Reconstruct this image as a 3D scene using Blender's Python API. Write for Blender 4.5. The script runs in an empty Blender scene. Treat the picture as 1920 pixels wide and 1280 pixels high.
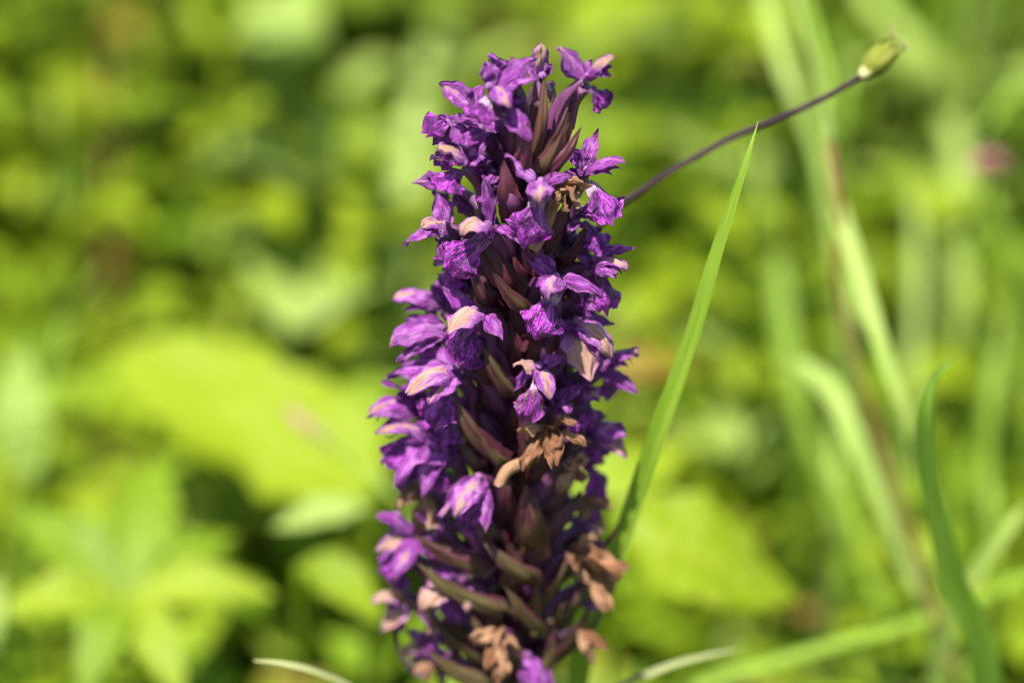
import bpy, math, random
import numpy as np
from mathutils import Vector, Matrix

# ------------------------------------------------------------------ camera, sky, sun, exposure
scene = bpy.context.scene
col = scene.collection
PITCH = math.radians(24.0)          # camera looks down on the flower spike
D0 = 0.42                           # metres to the stem along the optical axis
ZC = 0.24                           # height of the stem point in the middle of the picture
LENS = 94.5
fwd = Vector((0, math.cos(PITCH), -math.sin(PITCH)))
upv = Vector((0, math.sin(PITCH), math.cos(PITCH)))
rgt = Vector((1, 0, 0))
CAM = Vector((0, 0, ZC)) - fwd * D0
cd = bpy.data.cameras.new('camera')
cam = bpy.data.objects.new('camera', cd)
col.objects.link(cam)
cam.location = CAM
cam.rotation_euler = (math.pi / 2 - PITCH, 0, 0)
cd.sensor_width = 36.0
cd.lens = LENS
cd.clip_start = 0.02
cd.clip_end = 200.0
cd.dof.use_dof = True
cd.dof.focus_distance = D0 - 0.016
cd.dof.aperture_fstop = 5.9
scene.camera = cam

SUN_EL = math.radians(66.0)
SUN_AZ = math.radians(-28.0)        # towards the camera's left, from the camera's side
sdir = Vector((math.sin(SUN_AZ) * math.cos(SUN_EL), -math.cos(SUN_AZ) * math.cos(SUN_EL), math.sin(SUN_EL)))
w = bpy.data.worlds.new('World')
scene.world = w
w.use_nodes = True
wn = w.node_tree
sky = wn.nodes.new('ShaderNodeTexSky')
sky.sky_type = 'NISHITA'
sky.sun_disc = False
sky.sun_elevation = SUN_EL
sky.sun_rotation = math.atan2(sdir.x, sdir.y)
bg = wn.nodes['Background']
bg.inputs['Strength'].default_value = 0.085
wn.links.new(sky.outputs['Color'], bg.inputs['Color'])
sl = bpy.data.lights.new('sun', 'SUN')
sl.energy = 5.0
sl.angle = math.radians(0.53)
sl.color = (1.0, 0.965, 0.905)
sun = bpy.data.objects.new('sun', sl)
col.objects.link(sun)
sun.rotation_euler = sdir.to_track_quat('Z', 'Y').to_euler()
sun.location = sdir * 5
scene.cycles.filter_width = 1.05
scene.view_settings.view_transform = 'Standard'
scene.view_settings.look = 'None'
scene.view_settings.exposure = 1.93
scene.view_settings.gamma = 1.0
scene.view_settings.use_curve_mapping = False

rng = random.Random(11)
npr = np.random.default_rng(5)

# ------------------------------------------------------------------ photo pixel -> point in the place
def ray(px, py):
    x = (px - 960.0) / 1920.0 * 36.0 / LENS
    y = -(py - 640.0) / 1920.0 * 36.0 / LENS
    return fwd + rgt * x + upv * y
def Pd(px, py, d):                  # at a depth d (m) along the view
    return CAM + ray(px, py) * d
def Pf(px, py, f):                  # on the upright plane f mm in front of the stem axis
    r = ray(px, py)
    return CAM + r * ((-f * 0.001 - CAM.y) / r.y)
PX = 0.001 / 12.0                   # one photo pixel at the spike, in metres

# ------------------------------------------------------------------ materials
def newmat(name):
    m = bpy.data.materials.new(name)
    m.use_nodes = True
    m.node_tree.nodes.clear()
    return m, m.node_tree
class NT:
    def __init__(s, t): s.t = t
    def n(s, kind, **kw):
        nd = s.t.nodes.new('ShaderNode' + kind)
        for k, v in kw.items():
            setattr(nd, k, v)
        return nd
    def l(s, a, b): s.t.links.new(a, b)
    def val(s, a, sock):
        if hasattr(a, 'is_output'): s.l(a, sock)
        else: sock.default_value = a
    def math(s, op, a, b=0.0, c=None, clamp=False):
        nd = s.n('Math', operation=op, use_clamp=clamp)
        s.val(a, nd.inputs[0]); s.val(b, nd.inputs[1])
        if c is not None: s.val(c, nd.inputs[2])
        return nd.outputs[0]
    def mix(s, f, a, b):
        nd = s.n('MixRGB')
        s.val(f, nd.inputs[0])
        for i, q in ((1, a), (2, b)):
            if hasattr(q, 'is_output'): s.l(q, nd.inputs[i])
            else: nd.inputs[i].default_value = (*q, 1)
        return nd.outputs[0]
    def noise(s, vec, scale, detail=2.0, rough=0.5, dist=0.0):
        nd = s.n('TexNoise')
        nd.inputs['Scale'].default_value = scale
        nd.inputs['Detail'].default_value = detail
        nd.inputs['Roughness'].default_value = rough
        nd.inputs['Distortion'].default_value = dist
        if vec is not None: s.l(vec, nd.inputs['Vector'])
        return nd.outputs['Fac']
    def step(s, x, a, b):
        nd = s.n('MapRange', interpolation_type='SMOOTHSTEP')
        s.val(x, nd.inputs[0])
        nd.inputs[1].default_value = a; nd.inputs[2].default_value = b
        return nd.outputs[0]
    def uvw(s, su, sv, offset=None):
        uv = s.n('UVMap').outputs[0]
        sep = s.n('SeparateXYZ'); s.l(uv, sep.inputs[0])
        cmb = s.n('CombineXYZ')
        s.l(s.math('MULTIPLY', sep.outputs[0], su), cmb.inputs[0])
        s.l(s.math('MULTIPLY', sep.outputs[1], sv), cmb.inputs[1])
        if offset is not None: s.l(s.math('MULTIPLY', offset, 37.0), cmb.inputs[2])
        return cmb.outputs[0], sep.outputs[0], sep.outputs[1]
    def finish(s, colour, rough=0.5, transl=0.3, bump=None, bstr=0.2, bdist=0.0002, spec=0.35, tcol=None, sheen=0.0):
        p = s.n('BsdfPrincipled')
        s.l(colour, p.inputs['Base Color']) if hasattr(colour, 'is_output') else setattr(p.inputs['Base Color'], 'default_value', (*colour, 1))
        s.val(rough, p.inputs['Roughness'])
        p.inputs['Specular IOR Level'].default_value = spec
        if sheen:
            p.inputs['Sheen Weight'].default_value = sheen
            p.inputs['Sheen Roughness'].default_value = 0.4
        nrm = None
        if bump is not None:
            b = s.n('Bump')
            b.inputs['Strength'].default_value = bstr
            b.inputs['Distance'].default_value = bdist
            s.l(bump, b.inputs['Height'])
            s.l(b.outputs[0], p.inputs['Normal'])
        out = s.n('OutputMaterial')
        if transl > 0:
            t = s.n('BsdfTranslucent')
            c = tcol if tcol is not None else colour
            s.l(c, t.inputs['Color']) if hasattr(c, 'is_output') else setattr(t.inputs['Color'], 'default_value', (*c, 1))
            mx = s.n('MixShader')
            mx.inputs[0].default_value = transl
            s.l(p.outputs[0], mx.inputs[1]); s.l(t.outputs[0], mx.inputs[2])
            s.l(mx.outputs[0], out.inputs['Surface'])
        else:
            s.l(p.outputs[0], out.inputs['Surface'])

def petal_material():
    # object colour R = how far the petal has bleached, G = lightness of its purple
    m, t = newmat('petal_purple'); k = NT(t)
    oi = k.n('ObjectInfo')
    rnd = oi.outputs['Random']
    oc = k.n('SeparateColor'); k.l(oi.outputs['Color'], oc.inputs[0])
    vec, u, v = k.uvw(7, 1.5, rnd)
    streak = k.noise(vec, 1.6, 3, 0.6)
    vec2, _, _ = k.uvw(2.2, 2.6, rnd)
    blot = k.noise(vec2, 1.6, 3, 0.6)
    c = k.mix(k.step(streak, 0.3, 0.72), (0.082, 0.003, 0.092), (0.285, 0.036, 0.31))
    c = k.mix(k.math('MULTIPLY', k.step(blot, 0.42, 0.68), oc.outputs[1]), c, (0.48, 0.175, 0.51))
    vein = k.n('TexWave', wave_type='BANDS', bands_direction='X')
    vein.inputs['Scale'].default_value = 0.55
    vein.inputs['Distortion'].default_value = 3.0
    vein.inputs['Detail'].default_value = 2
    k.l(vec, vein.inputs['Vector'])
    c = k.mix(k.math('MULTIPLY', k.step(vein.outputs['Fac'], 0.72, 0.98), 0.75), c, (0.05, 0.003, 0.065))
    # sun-bleached tan skin on the outer end
    cu = k.math('ABSOLUTE', k.math('SUBTRACT', u, 0.5))
    patch = k.math('ADD', k.math('MULTIPLY', k.math('SUBTRACT', 0.34, cu), 2.2), k.math('MULTIPLY', k.math('SUBTRACT', blot, 0.5), 2.4))
    patch = k.math('ADD', patch, k.math('MULTIPLY', k.math('SUBTRACT', v, 0.42), 0.9))
    patch = k.math('ADD', patch, k.math('MULTIPLY', k.math('SUBTRACT', oc.outputs[0], 1.0), 1.5))
    pf = k.math('MULTIPLY', k.step(patch, 0.12, 0.6), k.step(v, 0.12, 0.42))
    tanc = k.mix(k.step(streak, 0.3, 0.7), (0.31, 0.16, 0.095), (0.43, 0.26, 0.20))
    pinkrim = k.math('MULTIPLY', k.math('MULTIPLY', k.step(patch, -0.35, 0.2), oc.outputs[0]), 0.6)
    c = k.mix(pinkrim, c, (0.36, 0.14, 0.38))
    c = k.mix(pf, c, tanc)
    rimf = k.step(k.math('ADD', cu, k.math('MULTIPLY', k.math('SUBTRACT', blot, 0.5), 0.12)), 0.42, 0.49)
    c = k.mix(k.math('MULTIPLY', rimf, 0.7), c, (0.085, 0.006, 0.105))
    # darkened, dried rim at the very tip
    c = k.mix(k.math('MULTIPLY', k.step(v, 0.93, 1.0), 0.6), c, (0.13, 0.02, 0.16))
    fv, _, _ = k.uvw(24, 7, rnd)
    fn = k.noise(fv, 1.4, 3, 0.65)
    c = k.mix(k.math('MULTIPLY', k.step(fn, 0.54, 0.68), 0.38), c, (0.06, 0.004, 0.07))
    c = k.mix(k.math('MULTIPLY', k.step(fn, 0.44, 0.32), 0.28), c, (0.50, 0.22, 0.51))
    cell, _, _ = k.uvw(60, 90, rnd)
    bump = k.math('ADD', k.math('MULTIPLY', streak, 1.3), k.math('MULTIPLY', k.noise(cell, 1.0, 2, 0.6), 0.5))
    k.finish(c, 0.38, 0.28, bump, 0.8, 0.0006, 0.42)
    return m

def lip_material():
    m, t = newmat('lip_marked'); k = NT(t)
    oi = k.n('ObjectInfo'); rnd = oi.outputs['Random']
    oc = k.n('SeparateColor'); k.l(oi.outputs['Color'], oc.inputs[0])
    vec, u, v = k.uvw(3.0, 1.7, rnd)
    nz = k.noise(vec, 1.7, 4, 0.65, 0.8)
    fine, _, _ = k.uvw(16, 5, rnd)
    nf = k.noise(fine, 1.5, 3, 0.6)
    vec3, _, _ = k.uvw(10, 5.0, rnd)
    wv = k.n('TexWave', wave_type='BANDS', bands_direction='X')
    wv.inputs['Scale'].default_value = 0.33
    wv.inputs['Distortion'].default_value = 9.0
    wv.inputs['Detail'].default_value = 3
    wv.inputs['Detail Scale'].default_value = 1.6
    k.l(vec3, wv.inputs['Vector'])
    c = k.mix(k.step(nf, 0.3, 0.7), (0.19, 0.009, 0.205), (0.33, 0.038, 0.35))
    rose = k.mix(k.step(nf, 0.35, 0.65), (0.065, 0.002, 0.08), (0.025, 0.001, 0.034))
    mark = k.math('MULTIPLY', k.math('MAXIMUM', k.step(nz, 0.46, 0.52), k.math('MULTIPLY', k.step(wv.outputs['Fac'], 0.74, 0.9), 0.8)), k.math('SUBTRACT', 1.0, k.step(v, 0.84, 0.98)))
    c = k.mix(k.math('MULTIPLY', mark, 0.93), c, rose)
    pale = k.math('MULTIPLY', k.step(nz, 0.42, 0.30), k.step(v, 0.9, 0.3))
    c = k.mix(pale, c, (0.34, 0.12, 0.38))
    # white throat with dark lines
    th = k.step(k.math('ADD', v, k.math('MULTIPLY', k.math('SUBTRACT', nf, 0.5), 0.25)), 0.35, 0.20)
    line = k.step(wv.outputs['Fac'], 0.74, 0.9)
    thc = k.mix(k.math('MULTIPLY', line, 0.85), (0.50, 0.36, 0.43), (0.06, 0.006, 0.07))
    c = k.mix(k.math('MULTIPLY', th, oc.outputs[1]), c, thc)
    dry = k.math('MULTIPLY', k.step(k.math('ADD', nz, oc.outputs[0]), 1.0, 1.3), 0.9)
    c = k.mix(dry, c, (0.33, 0.19, 0.13))
    bump = k.math('ADD', nf, k.math('MULTIPLY', nz, 1.5))
    k.finish(c, 0.36, 0.24, bump, 0.9, 0.0007, 0.45)
    return m

def tissue_material(name, c1, c2, c3, rough=0.5, transl=0.0, su=8, sv=2.5, bdist=0.0003, spec=0.35, rim=False):
    # object colour R: 0 = first tint, 1 = third tint
    m, t = newmat(name); k = NT(t)
    oi = k.n('ObjectInfo'); rnd = oi.outputs['Random']
    oc = k.n('SeparateColor'); k.l(oi.outputs['Color'], oc.inputs[0])
    vec, u, v = k.uvw(su, sv, rnd)
    a = k.noise(vec, 1.5, 4, 0.6)
    vec2, _, _ = k.uvw(2, 2.4, rnd)
    b = k.noise(vec2, 1.3, 3, 0.6)
    c = k.mix(k.step(a, 0.3, 0.7), c1, c2)
    f = k.math('MULTIPLY', k.step(k.math('ADD', b, k.math('MULTIPLY', k.math('SUBTRACT', oc.outputs[0], 0.5), 0.8)), 0.3, 0.72), 0.9)
    if rim:
        e = k.math('ABSOLUTE', k.math('SUBTRACT', u, 0.5))
        f = k.math('MULTIPLY', f, k.step(k.math('ADD', e, k.math('MULTIPLY', k.math('SUBTRACT', a, 0.5), 0.35)), 0.46, 0.26))
    c = k.mix(f, c, c3)
    cell, _, _ = k.uvw(70, 110, rnd)
    sp = k.noise(cell, 1.0, 2, 0.6)
    c = k.mix(k.math('MULTIPLY', k.step(sp, 0.56, 0.72), 0.3), c, c3)
    bump = k.math('ADD', k.math('MULTIPLY', a, 1.5), k.math('MULTIPLY', sp, 0.6))
    k.finish(c, rough, transl, bump, 0.6, bdist, spec)
    return m

def leaf_material(name, dark, light, pale, transl=0.5, rough=0.55, spec=0.2):
    m, t = newmat(name); k = NT(t)
    oi = k.n('ObjectInfo'); rnd = oi.outputs['Random']
    vec, u, v = k.uvw(6, 4, rnd)
    a = k.noise(vec, 1.2, 3, 0.6)
    c = k.mix(rnd, dark, light)
    c = k.mix(k.math('MULTIPLY', k.step(a, 0.45, 0.75), 0.6), c, pale)
    rib = k.step(k.math('ABSOLUTE', k.math('SUBTRACT', u, 0.5)), 0.05, 0.015)
    c = k.mix(k.math('MULTIPLY', rib, 0.5), c, pale)
    side = k.n('TexWave', wave_type='BANDS', bands_direction='Y')
    side.inputs['Scale'].default_value = 0.6
    side.inputs['Distortion'].default_value = 1.0
    k.l(vec, side.inputs['Vector'])
    k.finish(c, rough, transl, k.math('ADD', side.outputs['Fac'], a), 0.35, 0.0006, spec, tcol=k.mix(0.35, c, pale))
    return m

def blade_material(name, c1, c2, transl=0.35, rough=0.5, spec=0.25):
    m, t = newmat(name); k = NT(t)
    oi = k.n('ObjectInfo'); rnd = oi.outputs['Random']
    vec, u, v = k.uvw(14, 3, rnd)
    a = k.noise(vec, 1.3, 3, 0.55)
    vec2, _, _ = k.uvw(1.5, 7, rnd)
    b = k.noise(vec2, 1.2, 3, 0.6)
    c = k.mix(k.step(k.math('ADD', k.math('MULTIPLY', a, 0.6), k.math('MULTIPLY', b, 0.4)), 0.3, 0.68), c1, c2)
    ln = k.n('TexWave', wave_type='BANDS', bands_direction='X')
    ln.inputs['Scale'].default_value = 0.7
    ln.inputs['Distortion'].default_value = 0.5
    k.l(vec, ln.inputs['Vector'])
    k.finish(c, rough, transl, k.math('ADD', ln.outputs['Fac'], a), 0.3, 0.0002, spec)
    return m

M = {}
M['petal'] = petal_material()
M['lip'] = lip_material()
M['withered'] = tissue_material('withered_brown', (0.075, 0.026, 0.010), (0.20, 0.082, 0.032), (0.31, 0.17, 0.09), 0.5, 0.2, 7, 3, 0.0009)
M['ovary'] = tissue_material('ovary_purple', (0.026, 0.004, 0.022), (0.065, 0.012, 0.052), (0.095, 0.027, 0.075), 0.40, 0.0, 10, 2)
M['bract'] = tissue_material('bract_purple', (0.020, 0.003, 0.008), (0.064, 0.010, 0.021), (0.064, 0.052, 0.014), 0.40, 0.08, 9, 2, rim=True)
M['bract_young'] = tissue_material('bract_young', (0.040, 0.005, 0.014), (0.115, 0.024, 0.042), (0.13, 0.082, 0.035), 0.38, 0.1, 9, 2, rim=True, spec=0.5)
M['stem'] = tissue_material('stem_purple', (0.022, 0.006, 0.010), (0.045, 0.012, 0.02), (0.05, 0.04, 0.015), 0.45, 0.0, 12, 20)
M['purple_stalk'] = tissue_material('stalk_dark_purple', (0.014, 0.004, 0.009), (0.026, 0.009, 0.016), (0.036, 0.018, 0.022), 0.55, 0.0, 6, 30, spec=0.15)
M['red_stalk'] = tissue_material('stalk_reddish', (0.13, 0.055, 0.018), (0.19, 0.10, 0.03), (0.17, 0.16, 0.03), 0.5, 0.1, 6, 8)
M['column'] = tissue_material('column_pale', (0.20, 0.06, 0.21), (0.30, 0.14, 0.30), (0.10, 0.02, 0.12), 0.4, 0.2, 4, 4)
M['leaf'] = leaf_material('leaf_yellow_green', (0.125, 0.185, 0.002), (0.19, 0.25, 0.004), (0.228, 0.285, 0.028))
M['leaf_mid'] = leaf_material('leaf_mid_green', (0.085, 0.152, 0.001), (0.14, 0.207, 0.003), (0.19, 0.26, 0.025))
M['leaf_pale'] = leaf_material('leaf_pale_green', (0.165, 0.235, 0.03), (0.21, 0.28, 0.05), (0.26, 0.33, 0.085))
M['leaf_red'] = leaf_material('leaf_red_brown', (0.17, 0.12, 0.008), (0.20, 0.15, 0.015), (0.22, 0.13, 0.04))
M['blade'] = blade_material('grass_green', (0.10, 0.175, 0.008), (0.18, 0.265, 0.025))
M['blade_pale'] = blade_material('grass_pale', (0.18, 0.255, 0.035), (0.25, 0.325, 0.075))
M['blade_dark'] = blade_material('grass_dark', (0.06, 0.125, 0.006), (0.12, 0.20, 0.02))
M['blade_grey'] = blade_material('grass_dry_pale', (0.17, 0.19, 0.06), (0.25, 0.26, 0.12))
M['bud'] = tissue_material('seed_head_green', (0.095, 0.12, 0.002), (0.15, 0.165, 0.004), (0.17, 0.165, 0.012), 0.5, 0.25, 6, 3)
M['cream'] = tissue_material('collar_cream', (0.36, 0.34, 0.12), (0.44, 0.42, 0.2), (0.40, 0.30, 0.15), 0.55, 0.2, 5, 3)
M['pink'] = tissue_material('blossom_pink', (0.24, 0.09, 0.09), (0.30, 0.12, 0.12), (0.22, 0.13, 0.07), 0.5, 0.3, 5, 3)

def soil_material():
    m, t = newmat('soil'); k = NT(t)
    tc = k.n('TexCoord').outputs['Object']
    a = k.noise(tc, 14, 6, 0.65)
    b = k.noise(tc, 120, 4, 0.6)
    c = k.mix(k.step(a, 0.35, 0.65), (0.028, 0.022, 0.010), (0.045, 0.06, 0.012))
    c = k.mix(k.math('MULTIPLY', k.step(b, 0.5, 0.7), 0.5), c, (0.09, 0.075, 0.03))
    k.finish(c, 0.9, 0.0, b, 0.8, 0.006, 0.2)
    return m
M['soil'] = soil_material()
def cover_material():
    m, t = newmat('ground_cover_leaves'); k = NT(t)
    g = k.n('NewGeometry')
    r = g.outputs['Random Per Island']
    c = k.mix(r, (0.085, 0.155, 0.003), (0.175, 0.245, 0.008))
    c = k.mix(k.step(r, 0.93, 0.97), c, (0.20, 0.12, 0.03))
    k.finish(c, 0.6, 0.5, None, spec=0.2)
    return m
M['cover'] = cover_material()

# ------------------------------------------------------------------ shape helpers
def crom(pts, n):
    P = [np.array(p, float) for p in pts]
    if len(P) == 2:
        return np.array([P[0] + (P[1] - P[0]) * i / n for i in range(n + 1)])
    Q = [2 * P[0] - P[1]] + P + [2 * P[-1] - P[-2]]
    out = []
    segs = len(P) - 1
    for i in range(n + 1):
        s = i / n * segs
        j = min(int(s), segs - 1)
        t = s - j
        a, b, c, d = Q[j], Q[j + 1], Q[j + 2], Q[j + 3]
        out.append(0.5 * ((2 * b) + (c - a) * t + (2 * a - 5 * b + 4 * c - d) * t * t + (3 * b - a - 3 * c + d) * t ** 3))
    return np.array(out)
def interp(vals, n):
    vals = np.array(vals, float)
    return np.interp(np.linspace(0, 1, n + 1), np.linspace(0, 1, len(vals)), vals)
def smooth_interp(vals, n):
    c = crom([(x, 0, 0) for x in vals], n)[:, 0]
    return np.maximum(c, 0.0)
def frames(c, nh):
    T = np.gradient(c, axis=0)
    T /= np.linalg.norm(T, axis=1)[:, None] + 1e-12
    N = np.zeros_like(T)
    h = np.array(nh, float)
    if h.ndim == 1: h = np.tile(h, (len(c), 1))
    for i in range(len(c)):
        v = h[i] - T[i] * np.dot(h[i], T[i])
        l = np.linalg.norm(v)
        if l < 1e-3:
            v = N[i - 1] if i else np.cross(T[i], (1.0, 0.1, 0.2))
            v = v - T[i] * np.dot(v, T[i])
            l = np.linalg.norm(v)
        N[i] = v / l
    return T, N, np.cross(T, N)
PROFILES = {
    'lance': [0.30, 0.62, 0.92, 1.0, 0.90, 0.66, 0.36, 0.04],
    'hood': [0.55, 0.85, 1.0, 1.0, 0.92, 0.76, 0.50, 0.12],
    'lip': [0.36, 0.38, 0.44, 0.72, 0.95, 1.0, 0.94, 0.74],
    'bract': [0.70, 0.95, 1.0, 0.92, 0.78, 0.58, 0.34, 0.05],
    'ovate': [0.12, 0.62, 0.95, 1.0, 0.90, 0.70, 0.42, 0.03],
    'round': [0.35, 0.85, 1.0, 1.02, 1.0, 0.90, 0.66, 0.20],
    'strap': [1.0, 1.0, 0.98, 0.92, 0.82, 0.66, 0.42, 0.04],
    'crumple': [0.6, 0.8, 1.0, 0.95, 1.0, 0.85, 0.7, 0.35],
}
def sheet(pts, half, nh, profile='lance', cup=0.5, twist=0.0, frill=0.0, rough=0.0, nu=8, nv=14, lobes=False, seed=0, widths=None, teeth=0.0):
    """A curved petal, bract, leaf or blade along the points; u across, v along."""
    r = np.random.default_rng(seed)
    c = crom(pts, nv)
    if len(pts) == 5:
        sg = np.r_[0, np.cumsum(np.linalg.norm(np.diff(c, axis=0), axis=1))]
        tt = np.linspace(0, sg[-1], nv + 1)
        c = np.stack([np.interp(tt, sg, c[:, q]) for q in range(3)], 1)
    T, N, S = frames(c, nh)
    W = smooth_interp(PROFILES[profile], nv) * half if widths is None else smooth_interp(widths, nv)
    L = np.linalg.norm(np.diff(c, axis=0), axis=1).sum()
    ph = r.uniform(0, 6.28, 8)
    fr = r.uniform(0.7, 1.3, 8)
    V = np.zeros((nv + 1, nu + 1, 3))
    UV = np.zeros((nv + 1, nu + 1, 2))
    for i in range(nv + 1):
        v = i / nv
        a = twist * v
        Ni = N[i] * math.cos(a) + S[i] * math.sin(a)
        Si = S[i] * math.cos(a) - N[i] * math.sin(a)
        for j in range(nu + 1):
            u = 2 * j / nu - 1
            cu = cup * (0.5 + 0.5 * math.sin(math.pi * min(1, v * 1.1 + 0.15))) if cup else 1e-4
            if abs(cu) < 1e-4: cu = 1e-4
            x = W[i] * math.sin(cu * u) / cu
            z = -W[i] * (1 - math.cos(cu * u)) / cu
            y = 0.0
            if rough: x *= 1 + 0.07 * abs(u) * (math.sin(v * 21 * fr[0] + ph[2] + (2.0 if u > 0 else 0)) + 0.7 * math.sin(v * 37 * fr[3] + ph[4] + (4.0 if u > 0 else 0)))
            if lobes:
                k = max(0, (v - 0.55) / 0.45)
                y = L * k * (0.05 * math.cos(3 * math.pi * u) - 0.20 * u * u) + L * k * 0.025 * math.sin(13 * u * fr[0] + ph[0]) + L * k * k * 0.018 * math.sin(29 * u * fr[1] + ph[1])
            if teeth:
                x += teeth * W[i] * u * abs(u) * math.sin(v * 60)
            if frill:
                e = abs(u) ** 1.7 * min(1, v * 1.6)
                z += frill * half * e * (math.sin(v * 9 * fr[2] + ph[2] + 1.5 * u) + 0.6 * math.sin(v * 19 * fr[3] + ph[3] - 2 * u))
                if lobes: z += frill * half * max(0, v - 0.6) * 1.8 * math.sin(7 * u * fr[4] + ph[4])
            if rough:
                z += rough * half * (math.sin(5 * v * fr[5] + 3 * u + ph[5]) * math.sin(4 * u * fr[6] - 3 * v + ph[6]) + 0.5 * math.sin(11 * v * fr[7] - 5 * u + ph[7]))
                z += rough * half * 0.28 * math.sin(13 * u * fr[1] + 4 * v + ph[0]) * min(1, 2 * v)
                y += rough * half * 0.4 * math.sin(6 * u + 4 * v + ph[1])
            V[i, j] = c[i] + Si * x + Ni * z + T[i] * y
            UV[i, j] = (j / nu, v)
    V = V.reshape(-1, 3); UV = UV.reshape(-1, 2)
    F = []
    for i in range(nv):
        for j in range(nu):
            q = i * (nu + 1) + j
            F.append((q, q + 1, q + nu + 2, q + nu + 1))
    return V, F, UV
def tube(pts, radii, nr=8, nv=12, rib=0.0, ribs=6, ribtwist=2.0, cap=True):
    c = crom(pts, nv)
    R = interp(radii, nv)
    T, N, S = frames(c, (0.31, 0.17, 0.93) if abs((c[-1] - c[0])[2]) < 0.8 * np.linalg.norm(c[-1] - c[0]) else (0.2, -1, 0.1))
    V, UV, F = [], [], []
    for i in range(nv + 1):
        for j in range(nr + 1):
            a = 2 * math.pi * j / nr
            q = R[i] * (1 + rib * math.cos(ribs * (a + ribtwist * i / nv)))
            V.append(c[i] + (N[i] * math.cos(a) + S[i] * math.sin(a)) * q)
            UV.append((j / nr, i / nv))
    for i in range(nv):
        for j in range(nr):
            q = i * (nr + 1) + j
            F.append((q, q + 1, q + nr + 2, q + nr + 1))
    if cap:
        F.append(tuple(range(nr - 1, -1, -1)))
        F.append(tuple(nv * (nr + 1) + j for j in range(nr)))
    return np.array(V), F, np.array(UV)
def join(*parts):
    V, F, U, o = [], [], [], 0
    for v, f, u in parts:
        V.append(v); U.append(u)
        F += [tuple(i + o for i in q) for q in f]
        o += len(v)
    return np.concatenate(V), F, np.concatenate(U)
def make_mesh(name, data, mat, origin):
    V, F, UV = data
    me = bpy.data.meshes.new(name)
    me.from_pydata((V - np.array(origin)).tolist(), [], F)
    uvl = me.uv_layers.new(name='UVMap')
    idx = np.zeros(len(me.loops), np.int32)
    me.loops.foreach_get('vertex_index', idx)
    uvl.data.foreach_set('uv', UV[idx].astype(np.float32).ravel())
    me.polygons.foreach_set('use_smooth', [True] * len(me.polygons))
    me.materials.append(mat)
    me.update()
    return me
WORLD = {}
def obj(name, data, mat, parent=None, origin=None, tint=(0.5, 0.5)):
    """One mesh object. origin = its world position; a child without one shares its parent's."""
    if origin is None:
        origin = WORLD[parent.name] if parent else Vector((0, 0, 0))
    me = make_mesh(name, data, mat, origin)
    o = bpy.data.objects.new(name, me)
    col.objects.link(o)
    if parent:
        o.parent = parent
        o.location = Vector(origin) - Vector(WORLD[parent.name])
    else:
        o.location = origin
    WORLD[o.name] = Vector(origin)
    o.color = (tint[0], tint[1], rng.random(), 1)
    return o
def tag(o, label, cat, group=None, kind=None):
    if label: o['label'] = label
    if cat: o['category'] = cat
    if group: o['group'] = group
    if kind: o['kind'] = kind
    return o
def thing(name, label, cat, loc, group=None):
    o = bpy.data.objects.new(name, None)
    o.empty_display_size = 0.01
    col.objects.link(o)
    o.location = loc
    WORLD[o.name] = Vector(loc)
    return tag(o, label, cat, group)

# ------------------------------------------------------------------ the setting: ground
def ground_z(x, y):
    return 0.006 * math.sin(9 * x + 1.3) * math.cos(7 * y) + 0.004 * math.sin(23 * x - 17 * y)
def build_ground():
    n = 90
    xs = np.linspace(-1, 1, n + 1)
    xs = np.sign(xs) * (0.12 * np.abs(xs) + 0.88 * np.abs(xs) ** 4) * 30
    V, F, U = [], [], []
    for i, y in enumerate(xs):
        for j, x in enumerate(xs):
            V.append((x, y + 0.4, ground_z(x, y + 0.4)))
            U.append((j / n, i / n))
    for i in range(n):
        for j in range(n):
            q = i * (n + 1) + j
            F.append((q, q + 1, q + n + 2, q + n + 1))
    o = obj('ground', (np.array(V), F, np.array(U)), M['soil'])
    o['kind'] = 'structure'
build_ground()

# ------------------------------------------------------------------ the orchid
def axis_x(z):                       # the stem leans a little to the right towards its top
    return 0.0002 + 0.0022 * max(0.0, (z - 0.18) / 0.10) ** 1.3
BASE = Vector((0.0, 0.0, 0.0))
orchid = thing('marsh_orchid', 'purple marsh orchid spike with crowded fresh and withered flowers on a dark stem', 'orchid', BASE)
top = Pf(1000, 285, 0)
zz = [0.0 - 0.004, 0.06, 0.12, 0.16, 0.19, 0.22, 0.25, top.z]
obj('stem', tube([(axis_x(z), 0, z) for z in zz], [0.0042, 0.0040, 0.0038, 0.0037, 0.0036, 0.0033, 0.0026, 0.0012], 16, 60, 0.05, 9, 1.0), M['stem'], orchid, BASE, (0.35, 0.5))
for a, L, wd in ((40, 0.11, 0.011), (150, 0.12, 0.012), (265, 0.10, 0.010), (335, 0.09, 0.008)):
    ca, sa = math.cos(math.radians(a)), math.sin(math.radians(a))
    z0 = 0.012 + 0.02 * (a / 335)
    pts = [(ca * 0.003, sa * 0.003, z0), (ca * L * 0.3, sa * L * 0.3, z0 + L * 0.32), (ca * L * 0.65, sa * L * 0.65, z0 + L * 0.42), (ca * L, sa * L, z0 + L * 0.25)]
    obj('leaf', sheet(pts, wd, (0, 0, 1), 'strap', -0.5, 0.1, 0.05, 0.0, 6, 14, seed=a), M['leaf_mid'], orchid, BASE)

UP = np.array((0, 0, 1.0))
CAMD = np.array(-fwd)
def face_dir(az):
    a = math.radians(az)
    return np.array((math.sin(a), -math.cos(a), 0.0))
seedc = [100]
def nseed():
    seedc[0] += 1
    return seedc[0]

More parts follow.
